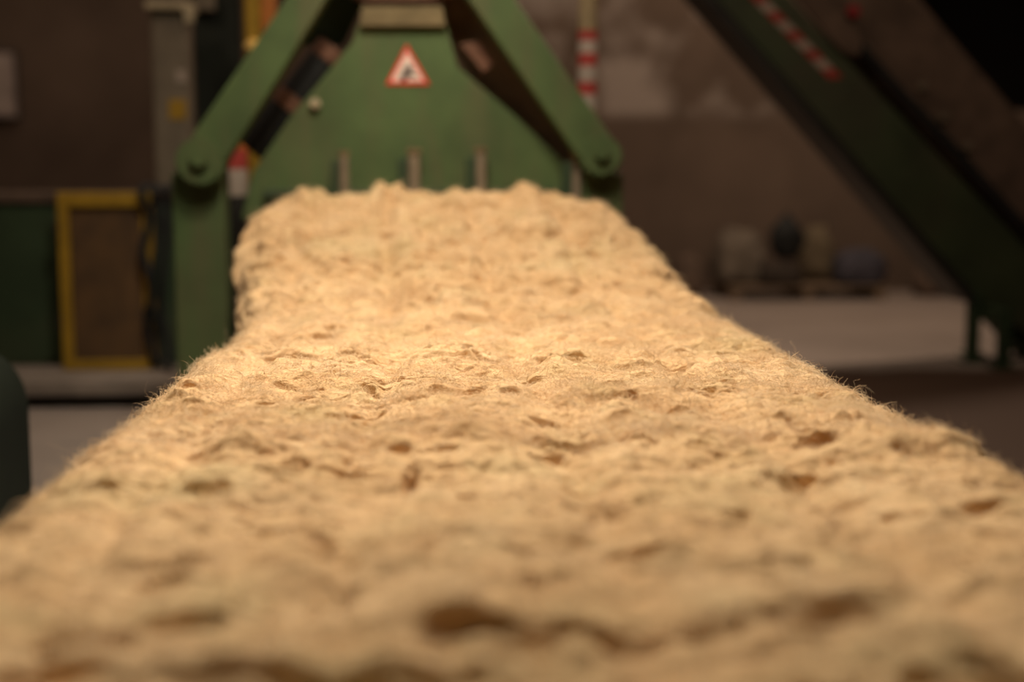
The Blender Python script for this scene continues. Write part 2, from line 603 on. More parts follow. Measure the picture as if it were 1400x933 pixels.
# loose strands standing out of the surface
def strands(n, ymin, ymax, lmin, lmax, rad, lift, edge=False, npt=8, clump=0):
    iy = rng.uniform(ymin, ymax, n)
    if clump:
        iy = np.clip(np.repeat(rng.uniform(ymin, ymax, n // clump + 1), clump)[:n] + rng.normal(0, 0.018, n), ymin, ymax)
    row = np.clip(np.searchsorted(ys, iy), 1, NV - 2)
    if edge:
        c = rng.uniform(0.0, 0.20, n) * NU
        c = np.where(rng.random(n) < 0.5, c, NU - 1 - c)
        colm = np.clip(c.astype(int), 1, NU - 2)
    else:
        colm = rng.integers(int(NU * 0.04), int(NU * 0.96), n)
        if clump:
            cc = np.repeat(rng.uniform(NU * 0.06, NU * 0.94, n // clump + 1), clump)[:n] + rng.normal(0, 0.022 / 2.1 * NU, n)
            colm = np.clip(cc.astype(int), 2, NU - 3)
    p0 = co[row, colm].astype(np.float64)
    tx = co[row, colm + 1] - co[row, colm - 1]
    ty = co[row + 1, colm] - co[row - 1, colm]
    nrm = np.cross(tx, ty)
    nrm /= np.linalg.norm(nrm, axis=1, keepdims=True) + 1e-9
    base_n = np.stack([nx[row, colm], 0 * iy, nz[row, colm]], -1)
    nrm = 0.5 * nrm + 0.5 * base_n
    nrm /= np.linalg.norm(nrm, axis=1, keepdims=True) + 1e-9
    ang = rng.uniform(0, 2 * np.pi, n)
    L = rng.uniform(lmin, lmax, n) * rng.uniform(0.5, 1.0, n)
    t1 = np.stack([np.cos(ang), np.sin(ang), 0 * ang], -1)
    t1 -= nrm * (t1 * nrm).sum(1, keepdims=True)
    t2 = np.cross(nrm, t1)
    lf = np.abs(rng.normal(0, lift, n)) + 0.08
    curl = rng.normal(0, 2.6, n)
    t = np.linspace(0, 1, npt)
    pts = np.zeros((n, npt, 3))
    pos = p0 - nrm * 0.002
    pts[:, 0] = pos
    heading = np.zeros(n)
    elev = np.arctan(lf * 2.2)
    for i in range(1, npt):
        e = elev * (1 - 2.0 * (i - 0.5) / npt * np.clip(1.2 - lf, 0.3, 1.0))
        d = (t1 * np.cos(heading)[:, None] + t2 * np.sin(heading)[:, None]) * np.cos(e)[:, None] + nrm * np.sin(e)[:, None]
        pos = pos + d * (L / (npt - 1))[:, None]
        pts[:, i] = pos
        heading = heading + curl / npt + rng.normal(0, 0.25, n)
    chord = t1
    b1 = nrm
    b2 = np.cross(chord, nrm)
    rr = rad * rng.uniform(0.6, 1.3, n)
    k = 3
    ring = np.zeros((n, npt, k, 3))
    for j in range(k):
        q = 2 * np.pi * j / k
        off = (b1 * np.cos(q) + b2 * np.sin(q)) * rr[:, None]
        ring[:, :, j] = pts + off[:, None, :] * (1 - 0.6 * t)[None, :, None]
    vid = np.arange(n * npt * k).reshape(n, npt, k)
    f = []
    for j in range(k):
        f.append(np.stack([vid[:, :-1, j], vid[:, :-1, (j + 1) % k], vid[:, 1:, (j + 1) % k], vid[:, 1:, j]], -1).reshape(-1, 4))
    return ring.reshape(-1, 3), np.concatenate(f)


sets = [
    strands(70000, 2.5, 4.4, 0.02, 0.06, 0.00055, 0.32),
    strands(22000, 4.2, 6.5, 0.03, 0.07, 0.0007, 0.30),
    strands(18000, 1.2, 2.6, 0.03, 0.07, 0.0005, 0.30),
    strands(14000, 1.8, 6.5, 0.02, 0.055, 0.0005, 0.30, True),
    strands(42000, 2.4, 4.9, 0.02, 0.05, 0.00055, 0.75, clump=70),
    strands(320, 2.6, 4.6, 0.05, 0.12, 0.0005, 0.8),
]
vs, fs, off = [], [], 0
for vv, ff in sets:
    vs.append(vv); fs.append(ff + off); off += len(vv)
loose = bpy.data.objects.new('loose_fibres', np_mesh('loose_fibres', np.concatenate(vs), np.concatenate(fs), M_STRAND))
COL.objects.link(loose)
loose.parent = blanket
tag(loose, 'fine stray fibres curling off the surface', kind='stuff')

# the bed conveyor that carries it
bed = thing('bed_conveyor', (0.2, 3.0, 0), 'dark green bed conveyor carrying the tan fibre blanket', 'conveyor')
by = np.linspace(-1.1, 6.45, 40)
bz = smooth_tab(by, TZ) - 0.27
bmid = (smooth_tab(by, TL) + smooth_tab(by, TR)) / 2
bm = bmesh.new()
rows = []
for y_, z_, m_ in zip(by, bz, bmid):
    rows.append([bm.verts.new((m_ - 0.56, y_, z_)), bm.verts.new((m_ + 0.56, y_, z_)), bm.verts.new((m_ + 0.56, y_, z_ - 0.03)), bm.verts.new((m_ - 0.56, y_, z_ - 0.03))])
for q, w in zip(rows, rows[1:]):
    for k in range(4):
        bm.faces.new((q[k], q[(k + 1) % 4], w[(k + 1) % 4], w[k]))
bm.faces.new(rows[0]); bm.faces.new(rows[-1][::-1])
obj('belt', bm, M_BELT, bed)
for sgn in (-1, 1):
    bm = bmesh.new()
    rows = []
    for y_, z_, m_ in zip(by, bz, bmid):
        x0 = m_ + sgn * 0.565
        x1 = m_ + sgn * 0.605
        rows.append([bm.verts.new((x0, y_, z_ - 0.002)), bm.verts.new((x1, y_, z_ - 0.002)), bm.verts.new((x1, y_, z_ - 0.16)), bm.verts.new((x0, y_, z_ - 0.16))])
    for q, w in zip(rows, rows[1:]):
        for k in range(4):
            bm.faces.new((q[k], q[(k + 1) % 4], w[(k + 1) % 4], w[k]))
    bm.faces.new(rows[0]); bm.faces.new(rows[-1][::-1])
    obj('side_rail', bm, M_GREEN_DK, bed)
for sgn in (-1, 1):
    for ly in (-0.7, 1.6, 3.9, 6.0):
        m_ = float(np.interp(ly, by, bmid)); z_ = float(np.interp(ly, by, bz))
        obj('leg', box2((m_ + sgn * 0.585 - 0.03, ly - 0.03, 0), (m_ + sgn * 0.585 + 0.03, ly + 0.03, z_ - 0.15)), M_GREEN_DK, bed)

# ------------------------------------------------------------------ the green press
PY = 7.0
press = thing('fibre_press', (-0.1, PY + 0.2, 0), 'green fibre press with triangular front plate and hinged arms behind the fibre blanket', 'machine')
plate_px = [(330, 300), (345, 236), (397, 160), (482, 58), (494, 22), (606, 22), (626, 92), (706, 160), (782, 232), (800, 300)]
obj('front_plate', prism(xz(plate_px, PY), PY, PY + 0.04, 0.006), M_GREEN, press)
# folded dusty flange on top of the plate and the crossbeam above
obj('top_flange', prism(xz([(492, 36), (494, 9), (605, 9), (609, 36)], PY - 0.03), PY - 0.035, PY - 0.001, 0.006), M_DUSTY, press)
t = at(550, -60, PY)
obj('crossbeam', prism(xz([(380, -130), (380, -60), (497, 3), (604, 3), (720, -60), (720, -130)], PY + 0.05), PY + 0.045, PY + 0.30, 0.01), M_RUST, press)
# arms: box beams with a round knuckle
arm = bmesh.new()
merge(arm, prism(xz([(255, 212), (268, 183), (395, -2), (455, -105), (520, -105), (450, -2), (343, 172), (308, 226), (285, 243)], PY - 0.08), PY - 0.16, PY + 0.0 - 0.002, 0.010))
obj('arm', arm, M_GREEN, press)
arm = bmesh.new()
merge(arm, prism(xz([(845, 205), (700, -2), (640, -95), (580, -95), (637, -2), (790, 218), (812, 240), (846, 225)], PY - 0.08), PY - 0.16, PY + 0.0 - 0.002, 0.010))
obj('arm', arm, M_GREEN, press)
for cx, cy, rr in ((277, 222, 0.115), (819, 214, 0.100)):
    p = at(cx, cy, PY - 0.1)
    k = obj('pivot_knuckle', cyl((p.x, PY - 0.20, p.z), (p.x, PY - 0.005, p.z), rr, 40, bev=0.012), M_GREEN, press)
    obj('pin_head', cyl((p.x, PY - 0.235, p.z + 0.02), (p.x, PY - 0.20, p.z + 0.02), rr * 0.42, 6, bev=0.005), M_GREEN, k)
# legs
for x0, x1 in ((239, 309), (795, 849)):
    Yl = PY - 0.04
    a0, a1 = at(x0, 300, Yl), at(x1, 300, Yl)
    top = at(x0, 236, Yl).z
    bm = box2((a0.x, PY - 0.10, 0.0), (a1.x, PY + 0.12, top), 0.012)
    merge(bm, box2((a0.x - 0.05, PY - 0.15, 0.0), (a1.x + 0.05, PY + 0.17, 0.03), 0.006))
    obj('leg', bm, M_GREEN, press)
# guide rods on the foot of the plate
for px, ytop, w in ((470, 212, 13), (566, 209, 17), (657, 207, 15), (788, 214, 15)):
    p = at(px, ytop, PY - 0.06)
    r_ = w * 0.5 * PY / F_PX
    z0 = at(px, 275, PY - 0.06).z
    rod = obj('guide_rod', cyl((p.x, PY - 0.065, z0), (p.x, PY - 0.065, p.z), r_, 20, bev=0.004), M_GREY, press)
    obj('rod_cap', cyl((p.x, PY - 0.065, p.z - 0.004), (p.x, PY - 0.065, p.z + 0.022), r_ * 1.35, 6, bev=0.004), M_DUSTY, rod)
    obj('rod_shade_block', box2((p.x - r_ * 2.6, PY - 0.10, z0 + 0.01), (p.x - r_ * 1.05, PY - 0.001, p.z - 0.03), 0.004), M_GREEN_DK, rod)  # dark block added left of each rod as its shadow
# lower stiffener and bolts
p0, p1 = at(352, 258, PY), at(782, 258, PY)
obj('stiffener_bar', box2((p0.x + .03, PY - 0.03, p0.z - 0.05), (p1.x - .03, PY - 0.001, p0.z - 0.005), 0.006), M_GREEN_DK, press)
p = at(431, 142, PY)
obj('bolt_head', cyl((p.x, PY - 0.035, p.z), (p.x, PY - 0.0005, p.z), 0.026, 16, bev=0.008), M_PALE, press)
p = at(648, 68, PY)
obj('corner_bracket', prism(xz([(628, 60), (656, 56), (676, 84), (662, 100)], PY - 0.03), PY - 0.03, PY - 0.001, 0.005), M_RUST, press)
# body of the press behind the plate
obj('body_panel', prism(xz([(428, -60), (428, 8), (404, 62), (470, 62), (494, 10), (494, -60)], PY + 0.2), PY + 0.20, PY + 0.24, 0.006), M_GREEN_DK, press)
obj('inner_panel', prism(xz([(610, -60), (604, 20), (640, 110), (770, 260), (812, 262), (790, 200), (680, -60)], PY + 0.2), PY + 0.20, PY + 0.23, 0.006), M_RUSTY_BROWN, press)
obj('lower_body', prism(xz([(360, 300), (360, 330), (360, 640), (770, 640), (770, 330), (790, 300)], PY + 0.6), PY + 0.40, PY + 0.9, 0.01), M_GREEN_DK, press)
# black cylinder put in for the dark recess between left arm and plate
recess_cyl = obj('recess_cylinder', cyl(at(344, 206, PY + 0.12), at(460, 66, PY + 0.12), 0.086, 28, bev=0.01), M_BLACK, press)
for (ax, ay) in ((398, 140), (452, 75)):
    q = at(ax, ay, PY + 0.12)
    d = (at(468, 48, PY + 0.12) - at(352, 196, PY + 0.12)).normalized()
    obj('recess_bar', cyl(q - d * 0.04, q + d * 0.04, 0.094, 28, bev=0.006), M_RUST, recess_cyl)
# warning triangle
sx0 = [(556, 60), (527, 116), (588, 116)]
tri = xz(sx0, PY - 0.004)
sign = obj('warning_sign', prism(tri, PY - 0.006, PY - 0.0005, 0.0015), M_SIGNRED, press)
cxm = sum(p_[0] for p_ in tri) / 3; czm = sum(p_[1] for p_ in tri) / 3
inner = [(cxm + (x_ - cxm) * 0.72, czm + (z_ - czm) * 0.72) for x_, z_ in tri]
obj('sign_face', prism(inner, PY - 0.0075, PY - 0.006, 0), M_SIGNWHITE, sign)
# pictogram: a hand drawn in between two rollers
U = (tri[2][0] - tri[1][0]) / 61.0
pc = bmesh.new()


def disc(cx, cz, r_):
    return prism([(cx + r_ * math.cos(k * math.pi / 8), cz + r_ * math.sin(k * math.pi / 8)) for k in range(16)], PY - 0.0088, PY - 0.0075, 0)


bx_, bz_ = cxm, czm
merge(pc, disc(bx_ - 5 * U, bz_ - 8 * U, 5.2 * U))
merge(pc, disc(bx_ + 2 * U, bz_ + 3 * U, 5.0 * U))
merge(pc, prism([(bx_ + 13 * U, bz_ - 5 * U), (bx_ + 12 * U, bz_ - 9 * U), (bx_ + 4 * U, bz_ - 7 * U), (bx_ - 1 * U, bz_ - 3.4 * U), (bx_ + 0.5 * U, bz_ - 1.8 * U), (bx_ + 6 * U, bz_ - 2.5 * U)], PY - 0.0088, PY - 0.0075, 0))
for k in range(3):
    merge(pc, prism([(bx_ - 1 * U, bz_ - (3.2 - k) * U), (bx_ - 6 * U, bz_ + (0.6 + 1.7 * k) * U), (bx_ - 5.4 * U, bz_ + (1.4 + 1.7 * k) * U), (bx_ + 0.4 * U, bz_ - (2.2 - k) * U)], PY - 0.0088, PY - 0.0075, 0))
obj('pictogram', pc, M_SIGNBLACK, sign)

# ------------------------------------------------------------------ posts and columns behind the press
def striped_post(name, px, Y, w, top_py, bands, label, cat, group=None, low_m=None):
    p = at(px, 150, Y)
    r_ = w * 0.5 * Y / F_PX
    root = thing(name, (p.x, Y, 0), label, cat, group)
    ztop = at(px, top_py, Y).z
    z_first = at(px, bands[0][0], Y).z
    z_last = at(px, bands[-1][1], Y).z
    obj('shaft', cyl((p.x, Y, 0), (p.x, Y, ztop), r_, 24), low_m or M_TAN, root)
    bm = bmesh.new()
    seg = 28
    mats = [M_RED, M_WHITE, M_ORANGE]
    for y0, y1, mi in bands:
        za, zb = at(px, y0, Y).z, at(px, y1, Y).z
        rings = [[bm.verts.new((p.x + r_ * 1.02 * math.cos(2 * math.pi * k / seg), Y + r_ * 1.02 * math.sin(2 * math.pi * k / seg), z_)) for k in range(seg)] for z_ in (za, zb)]
        for k in range(seg):
            f = bm.faces.new((rings[0][k], rings[0][(k + 1) % seg], rings[1][(k + 1) % seg], rings[1][k]))
            f.material_index = mi
    obj('warning_bands', bm, mats, root)
    obj('foot_plate', box2((p.x - 0.12, Y - 0.12, 0), (p.x + 0.12, Y + 0.12, 0.012), 0.003), M_DKSTEEL, root)
    return root


striped_post('striped_post', 803, 8.2, 25, -40,
             [(42, 56, 0), (56, 73, 1), (73, 91, 0), (91, 112, 1), (112, 130, 0), (130, 150, 1)],
             'tan post with red and white bands behind the right arm of the green press', 'post')
striped_post('striped_post', 322, 7.75, 28, 150,
             [(175, 204, 2), (204, 231, 0), (231, 268, 1)],
             'dark post with orange, red and white bands between the left arm and the green plate', 'post', low_m=M_DKSTEEL)

p = at(230, 150, 9.4)
root = thing('steel_column', (p.x, 9.4, 0), 'grey-beige steel column with a yellow label behind the low green cabinet', 'column')
a0, a1 = at(207, 100, 9.4), at(256, 100, 9.4)
ztop = at(230, 14, 9.4).z
obj('shaft', box2((a0.x, 9.4, 0), (a1.x, 9.65, ztop), 0.03), M_GREYPAINT, root)
bm = box2((a0.x - 0.02, 9.34, ztop), (a1.x + 0.03, 9.70, ztop + 0.05), 0.012)
obj('cap_plate', bm, M_PALE, root)
obj('cap_bracket', prism(xz([(250, 10), (266, 6), (264, 32), (254, 32)], 9.36), 9.335, 9.395, 0.006), M_PALE, root)
q0, q1 = at(231, 163, 9.39), at(254, 136, 9.39)
obj('yellow_label', box2((q0.x, 9.392, q0.z), (q1.x, 9.3995, q1.z), 0.001), M_YELLOW, root)
q0, q1 = at(241, 112, 9.39), at(254, 96, 9.39)
obj('pale_label', box2((q0.x, 9.392, q0.z), (q1.x, 9.3995, q1.z), 0.001), M_WHITE, root)

a0, a1 = at(266, 100, 9.9), at(326, 100, 9.9)
root = thing('dark_column', ((a0.x + a1.x) / 2, 9.9, 0), 'very dark green I-beam column between the beige column and the left press arm', 'column')
bm = box2((a0.x, 9.9, 0), (a1.x, 9.92, 3.2), 0.004)
merge(bm, box2(((a0.x + a1.x) / 2 - 0.012, 9.92, 0), ((a0.x + a1.x) / 2 + 0.012, 10.12, 3.2), 0.003))
merge(bm, box2((a0.x, 10.12, 0), (a1.x, 10.14, 3.2), 0.004))
obj('beam', bm, plain('almost_black_green', (0.014, 0.016, 0.010), 0.8), root)
q = at(281, 10, 9.9)
obj('junction_box', box2((q.x - 0.07, 9.80, q.z - 0.03), (q.x + 0.07, 9.8995, q.z + 0.10), 0.01), M_GREYPAINT, root)

p = at(346, 40, 8.6)
root = thing('yellow_post', (p.x, 8.6, 0), 'yellow steel post with an amber knob half hidden by the left press arm', 'post')
obj('shaft', cyl((p.x, 8.6, 0), (p.x, 8.6, 2.75), 0.048, 24), M_YELLOW, root)
q = at(347, 64, 8.52)
obj('knob', cyl((q.x, 8.50, q.z - 0.03), (q.x, 8.50, q.z + 0.04), 0.05, 20, bev=0.02), M_AMBER, root)
obj('foot_plate', box2((p.x - 0.1, 8.5, 0), (p.x + 0.1, 8.7, 0.012), 0.003), M_DKSTEEL, root)
q0, q1 = at(356, 44, 8.66), at(377, -30, 8.66)
obj('side_plate', box2((q0.x, 8.62, q0.z), (q1.x, 8.65, q1.z), 0.004), M_ORANGE, root)

# ------------------------------------------------------------------ left: plinth, cabinet, yellow guard
pl_z = 0.16
a0 = at(30, 540, 8.05); a1 = at(300, 540, 8.05)
pl = thing('machine_plinth', (-2.0, 8.6, 0), 'low pale concrete plinth under the green cabinet at left', 'plinth')
obj('slab', box2((-5.0, 8.05, 0.075), (-1.05, 9.3, pl_z), 0.012), M_PLINTH, pl)
obj('base', box2((-4.95, 8.13, 0.0), (-1.10, 9.25, 0.075), 0.004), M_DKSTEEL, pl)

CY = 8.72
ctop = at(100, 278, CY).z
cab = thing('green_cabinet', (-2.6, CY + 0.25, pl_z), 'long dark green machine cabinet standing on the concrete plinth at left', 'cabinet')
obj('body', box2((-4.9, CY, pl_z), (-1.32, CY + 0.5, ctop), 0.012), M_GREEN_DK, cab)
obj('top_rail', box2((-4.92, CY - 0.02, ctop), (-1.30, CY + 0.52, ctop + 0.065), 0.008), M_BROWN, cab)
for sx in (-3.9, -2.95, -1.75):
    obj('panel_seam', box2((sx - 0.006, CY - 0.004, pl_z + 0.05), (sx + 0.006, CY - 0.0003, ctop - 0.04), 0.001), M_DKSTEEL, cab)

GY = 8.50
g0, g1 = at(86, 400, GY), at(208, 400, GY)
gt, gb = at(140, 263, GY).z, pl_z
gx0, gx1 = at(92, 400, GY).x - 0.035, at(205, 400, GY).x + 0.03
gd = thing('yellow_guard', ((gx0 + gx1) / 2, GY, pl_z), 'yellow framed guard door with a brown sheet in front of the green cabinet', 'guard')
bm = bmesh.new()
W_ = 0.065
merge(bm, box2((gx0, GY - 0.025, gb), (gx0 + W_, GY + 0.025, gt), 0.006))
merge(bm, box2((gx1 - W_, GY - 0.025, gb), (gx1, GY + 0.025, gt), 0.006))
merge(bm, box2((gx0 + W_, GY - 0.025, gt - 0.085), (gx1 - W_, GY + 0.025, gt), 0.006))
merge(bm, box2((gx0 + W_, GY - 0.025, gb), (gx1 - W_, GY + 0.025, gb + 0.06), 0.006))
obj('frame', bm, M_YELLOW, gd)
obj('guard_sheet', box2((gx0 + W_ * 0.6, GY + 0.002, gb + 0.04), (gx1 - W_ * 0.6, GY + 0.012, gt - 0.05), 0.001), M_SHEET, gd)
hx = gx0 + W_ / 2
for hz in (0.4, 0.95):
    obj('hinge', cyl((gx0 - 0.008, GY - 0.02, hz), (gx0 - 0.008, GY - 0.02, hz + 0.09), 0.012, 14, bev=0.002), M_DKSTEEL, gd)

hoses = [
    ([(194, 258), (203, 300), (196, 345), (209, 395), (201, 440), (211, 500)], 0.024, 'thick black hose hanging over the right bar of the yellow guard'),
    ([(210, 262), (217, 310), (213, 360), (207, 410), (215, 455), (222, 503)], 0.018, 'thin black hose hanging just right of the yellow guard'),
    ([(225, 262), (230, 320), (224, 380), (221, 430), (230, 470), (234, 503)], 0.022, 'black hose nearest the green press leg, beside the yellow guard'),
]
for k, (pp, r_, lab) in enumerate(hoses):
    Yh = GY - 0.07 - 0.07 * k
    pts = [at(a_, b_, Yh) for a_, b_ in pp]
    pts = [Vector((q.x, Yh + 0.02 * math.sin(i * 1.7 + k), q.z)) for i, q in enumerate(pts)]
    pts[-1].z = pl_z + r_
    # end turned over the top rail
    zc = max(ctop + 0.065, gt) + r_ + 0.006
    pts[0].z = min(pts[0].z, zc - 0.06)
    pts = [Vector((pts[0].x, CY + 0.16, ctop + 0.065 + r_ + 0.003)), Vector((pts[0].x, CY, zc)), Vector((pts[0].x, GY, zc)), Vector((pts[0].x, Yh + 0.01, zc - 0.015))] + pts[0:]
    o = obj('black_hose', tube(spline(pts, 6), r_, 12), M_BLACK, smooth=True, loc=(pts[-1].x, pts[-1].y, pts[-1].z - r_))
    tag(o, lab, 'hose', 'black hoses beside the yellow guard')

# rounded machine cover, near left
RY = 4.75
e = at(43, 600, RY + 0.45)
zt = at(0, 500, RY).z
rad = 0.17
prof = [(e.x - 1.0, 0.0), (e.x, 0.0)]
for k in range(13):
    a_ = k / 12 * math.pi / 2
    prof.append((e.x - rad + rad * math.cos(a_), zt - rad * 1.3 + rad * 1.3 * math.sin(a_)))
prof.append((e.x - 1.0, zt))
cv = thing('machine_cover', (e.x - 0.5, RY + 0.25, 0), 'dark green machine cover with rounded shoulder beside the fibre blanket at near left', 'machine cover')
obj('housing', prism(prof, RY, RY + 0.45, 0.02), plain('deep_green_paint', (0.010, 0.014, 0.007), 0.85, scale=3), cv)
for k in range(3):
    obj('vent_slot', box2((e.x - 0.75, RY - 0.004, 0.30 + 0.06 * k), (e.x - 0.35, RY - 0.0003, 0.32 + 0.06 * k), 0.001), M_BLACK, cv)

# ------------------------------------------------------------------ right: inclined conveyor
KY = 9.55
kv = thing('incline_conveyor', (4.1, KY + 0.4, 0), 'dark green inclined conveyor on legs with red and white tape on its side', 'conveyor')
side_px = [(1500, 640), (1330, 405), (1262, 312), (1180, 222), (1000, 25), (930, -60), (1000, -60), (1060, 0), (1150, 85), (1285, 205), (1372, 300), (1500, 430)]
side_px = [(1420, 470), (1330, 400), (985, 5), (915, -75), (1015, -75), (1088, 5), (1160, 84), (1292, 222), (1400, 335), (1420, 360)]
for Yk in (KY, KY + 0.36):
    obj('side_frame', prism(xz(side_px, KY), Yk, Yk + 0.05, 0.008), M_GREEN_RT, kv)
under_px = [(1330, 404), (983, 8), (913, -72), (905, -64), (976, 18), (1322, 414)]
obj('bottom_flange', prism(xz(under_px, KY), KY - 0.05, KY + 0.44, 0.004), M_DKSTEEL, kv)
skirt_px = [(1400, 318), (1300, 214), (1178, 76), (1112, -6), (1050, -75), (1195, -75), (1262, -6), (1330, 75), (1408, 165), (1500, 270), (1500, 425)]
obj('skirt_board', prism(xz(skirt_px, KY), KY + 0.10, KY + 0.13, 0.005), M_BROWN, kv)
obj('skirt_board', prism(xz(skirt_px, KY), KY + 0.29, KY + 0.32, 0.005), M_BROWN, kv)
belt_px = [(1400, 326), (1300, 222), (1178, 84), (1046, -75), (1050, -79), (1182, 80), (1304, 216), (1404, 320)]
obj('belt', prism(xz(belt_px, KY), KY + 0.135, KY + 0.285, 0.001), M_BELT, kv)
obj('cover_plate', prism(xz([(1074, -20), (1120, -20), (1180, 56), (1174, 78), (1150, 70)], KY - 0.02), KY - 0.03, KY - 0.001, 0.004), M_BROWN, kv)
for bx__, by__ in ((1185, 66), (1292, 160), (1325, 200), (1262, 118)):
    q = at(bx__, by__, KY + 0.06)
    obj('bolt_head', cyl((q.x, KY + 0.07, q.z), (q.x, KY + 0.0995, q.z), 0.035, 6, bev=0.006), M_GREYPAINT, kv)
q = at(1168, 15, KY + 0.06)
obj('reflector', cyl((q.x, KY + 0.07, q.z), (q.x, KY + 0.0995, q.z), 0.045, 20, bev=0.006), plain('dull_red', (0.22, 0.02, 0.02), 0.5), kv)
groove = [(1124, -2), (1168, 55), (1222, 119), (1291, 191), (1342, 249), (1420, 335)]
groove_px = groove + [(a_ + 10, b_ - 6) for a_, b_ in reversed(groove)]
obj('groove_shade', prism(xz(groove_px, KY), KY + 0.055, KY + 0.098, 0.003), M_BLACK, kv)  # black strip laid in the groove to give it its shade
# red and white tape along the side frame
bm = bmesh.new()
ta, tb = Vector((1018, -22)), Vector((1143, 107))
dirv = (tb - ta).normalized(); nv = Vector((dirv.y, -dirv.x))
NST = 10
for k in range(NST):
    c0 = ta + (tb - ta) * (k / NST); c1 = ta + (tb - ta) * ((k + 1) / NST)
    sl = dirv * 6
    cs = [c0 - nv * 7 - sl, c0 + nv * 7 + sl, c1 + nv * 7 + sl, c1 - nv * 7 - sl]
    vsb = [bm.verts.new(Vector((w_.x, KY - 0.004, w_.z))) for w_ in (at(c_.x, c_.y, KY - 0.004) for c_ in cs)]
    f = bm.faces.new(vsb)
    f.material_index = k % 2
    r2 = bmesh.ops.extrude_face_region(bm, geom=[f])
    bmesh.ops.translate(bm, vec=(0, 0.0035, 0), verts=[g_ for g_ in r2['geom'] if isinstance(g_, bmesh.types.BMVert)])
obj('warning_tape', bm, [M_WHITE, M_RED], kv)
# hanging hopper foot and legs
obj('foot_housing', prism(xz([(1345, 420), (1420, 500), (1560, 500), (1560, 350), (1420, 350), (1400, 330)], KY), KY + 0.06, KY + 0.34, 0.01), M_GREEN_DK, kv)
for lx, Yl, yt in ((1330, KY + 0.02, 398), (1373, KY - 0.28, 440), (1500, KY + 0.02, 440), (1330, KY + 0.40, 398), (1500, KY + 0.40, 440)):
    q = at(lx, 450, Yl)
    zt_ = at(lx, yt, Yl).z
    bm = box2((q.x - 0.04, Yl - 0.04, 0), (q.x + 0.04, Yl + 0.04, zt_), 0.005)
    merge(bm, box2((q.x - 0.08, Yl - 0.08, 0), (q.x + 0.08, Yl + 0.08, 0.012), 0.002))
    obj('leg', bm, M_GREEN_DK, kv)
q = at(1373, 440, KY - 0.28)
obj('leg_bracket', box2((q.x - 0.05, KY - 0.30, q.z - 0.02), (q.x + 0.05, KY + 0.06, q.z + 0.08), 0.006), M_GREEN_DK, kv)

# ------------------------------------------------------------------ the pile against the back wall
def sack(name, c, s, m, label, cat, seed, group=None, rot=0.0):
    bm = bmesh.new()
    bmesh.ops.create_icosphere(bm, subdivisions=4, radius=1)
    R = Matrix.Rotation(rot, 3, 'Z')
    for v_ in bm.verts:
        q = v_.co.copy()
        # squarish pillow with a slumped base and wrinkles
        pw = lambda t_, e_: math.copysign(abs(t_) ** e_, t_)
        x_, y_, z_ = pw(q.x, 0.7), pw(q.y, 0.75), pw(q.z, 0.8)
        w = float(fbm(np.array([q.x * 2.2 + seed]), np.array([q.z * 2.6 + q.y * 2.0]), seed, 3)[0])
        k_ = 1 + 0.13 * w
        zz = z_ * k_
        if zz < -0.72:
            zz = -0.72 + (zz + 0.72) * 0.08
        fl = 1 + 0.10 * (-zz)
        v_.co = R @ Vector((x_ * s[0] * k_ * fl, y_ * s[1] * k_ * fl, (zz + 0.75) / 1.6 * s[2]))
    zmin = min(v_.co.z for v_ in bm.verts)
    for v_ in bm.verts:
        v_.co += Vector((c[0], c[1], c[2] - zmin))
    o = obj(name, bm, m, smooth=True, loc=c)
    return tag(o, label, cat, group)


WY = 15.0
pz = 0.145
pa, pb = at(1015, 400, 13.9), at(1165, 400, 13.9)
pal = thing('wooden_pallet', ((pa.x + pb.x) / 2, 14.3, 0), 'weathered wooden pallet under the sacks by the back wall', 'pallet')
for k in range(5):
    y_ = 13.92 + k * 0.19
    obj('deck_board', box2((pa.x - 0.1, y_, 0.12), (pb.x + 0.35, y_ + 0.13, pz), 0.003), M_PALLET, pal)
for k in range(3):
    xx = pa.x - 0.1 + k * (pb.x - pa.x + 0.45 - 0.1) / 2
    obj('stringer', box2((xx, 13.93, 0), (xx + 0.1, 14.80, 0.12), 0.003), M_PALLET, pal)


def sx(px, Y): return at(px, 380, Y).x


G_ = 'sacks by the back wall'
sack('fibre_sack', (sx(1012, 14.3), 14.36, pz), (0.27, 0.22, 0.50), M_SACK_PALE, 'pale grey-tan sack at the left end of the pallet by the back wall', 'sack', 3, G_, 0.2)
sack('fibre_sack', (sx(1066, 14.05), 14.04, pz), (0.21, 0.13, 0.22), M_DARK_SACK, 'low dark brown sack under the black bag on the pallet by the back wall', 'sack', 5, G_)
sack('fibre_sack', (sx(1119, 14.45), 14.56, pz), (0.18, 0.18, 0.52), M_SACK_TAN, 'tan sack standing in the middle of the pallet by the back wall', 'sack', 8, G_, -0.2)
sack('fibre_sack', (sx(1160, 14.2) + 0.09, 14.15, pz), (0.26, 0.20, 0.33), M_SACK_BLUE, 'blue-grey slumped sack at the right end of the pallet by the back wall', 'sack', 12, G_, 0.15)
sack('fibre_sack', (sx(938, 14.4), 14.4, 0), (0.16, 0.20, 0.40), M_BROWN, 'brown sack on the floor left of the pallet by the back wall', 'sack', 17, G_)
sack('fibre_sack', (sx(1262, 14.4) + 0.12, 14.4, 0), (0.22, 0.20, 0.30), M_BROWN, 'low brown sack on the floor right of the pallet by the back wall', 'sack', 21, G_)
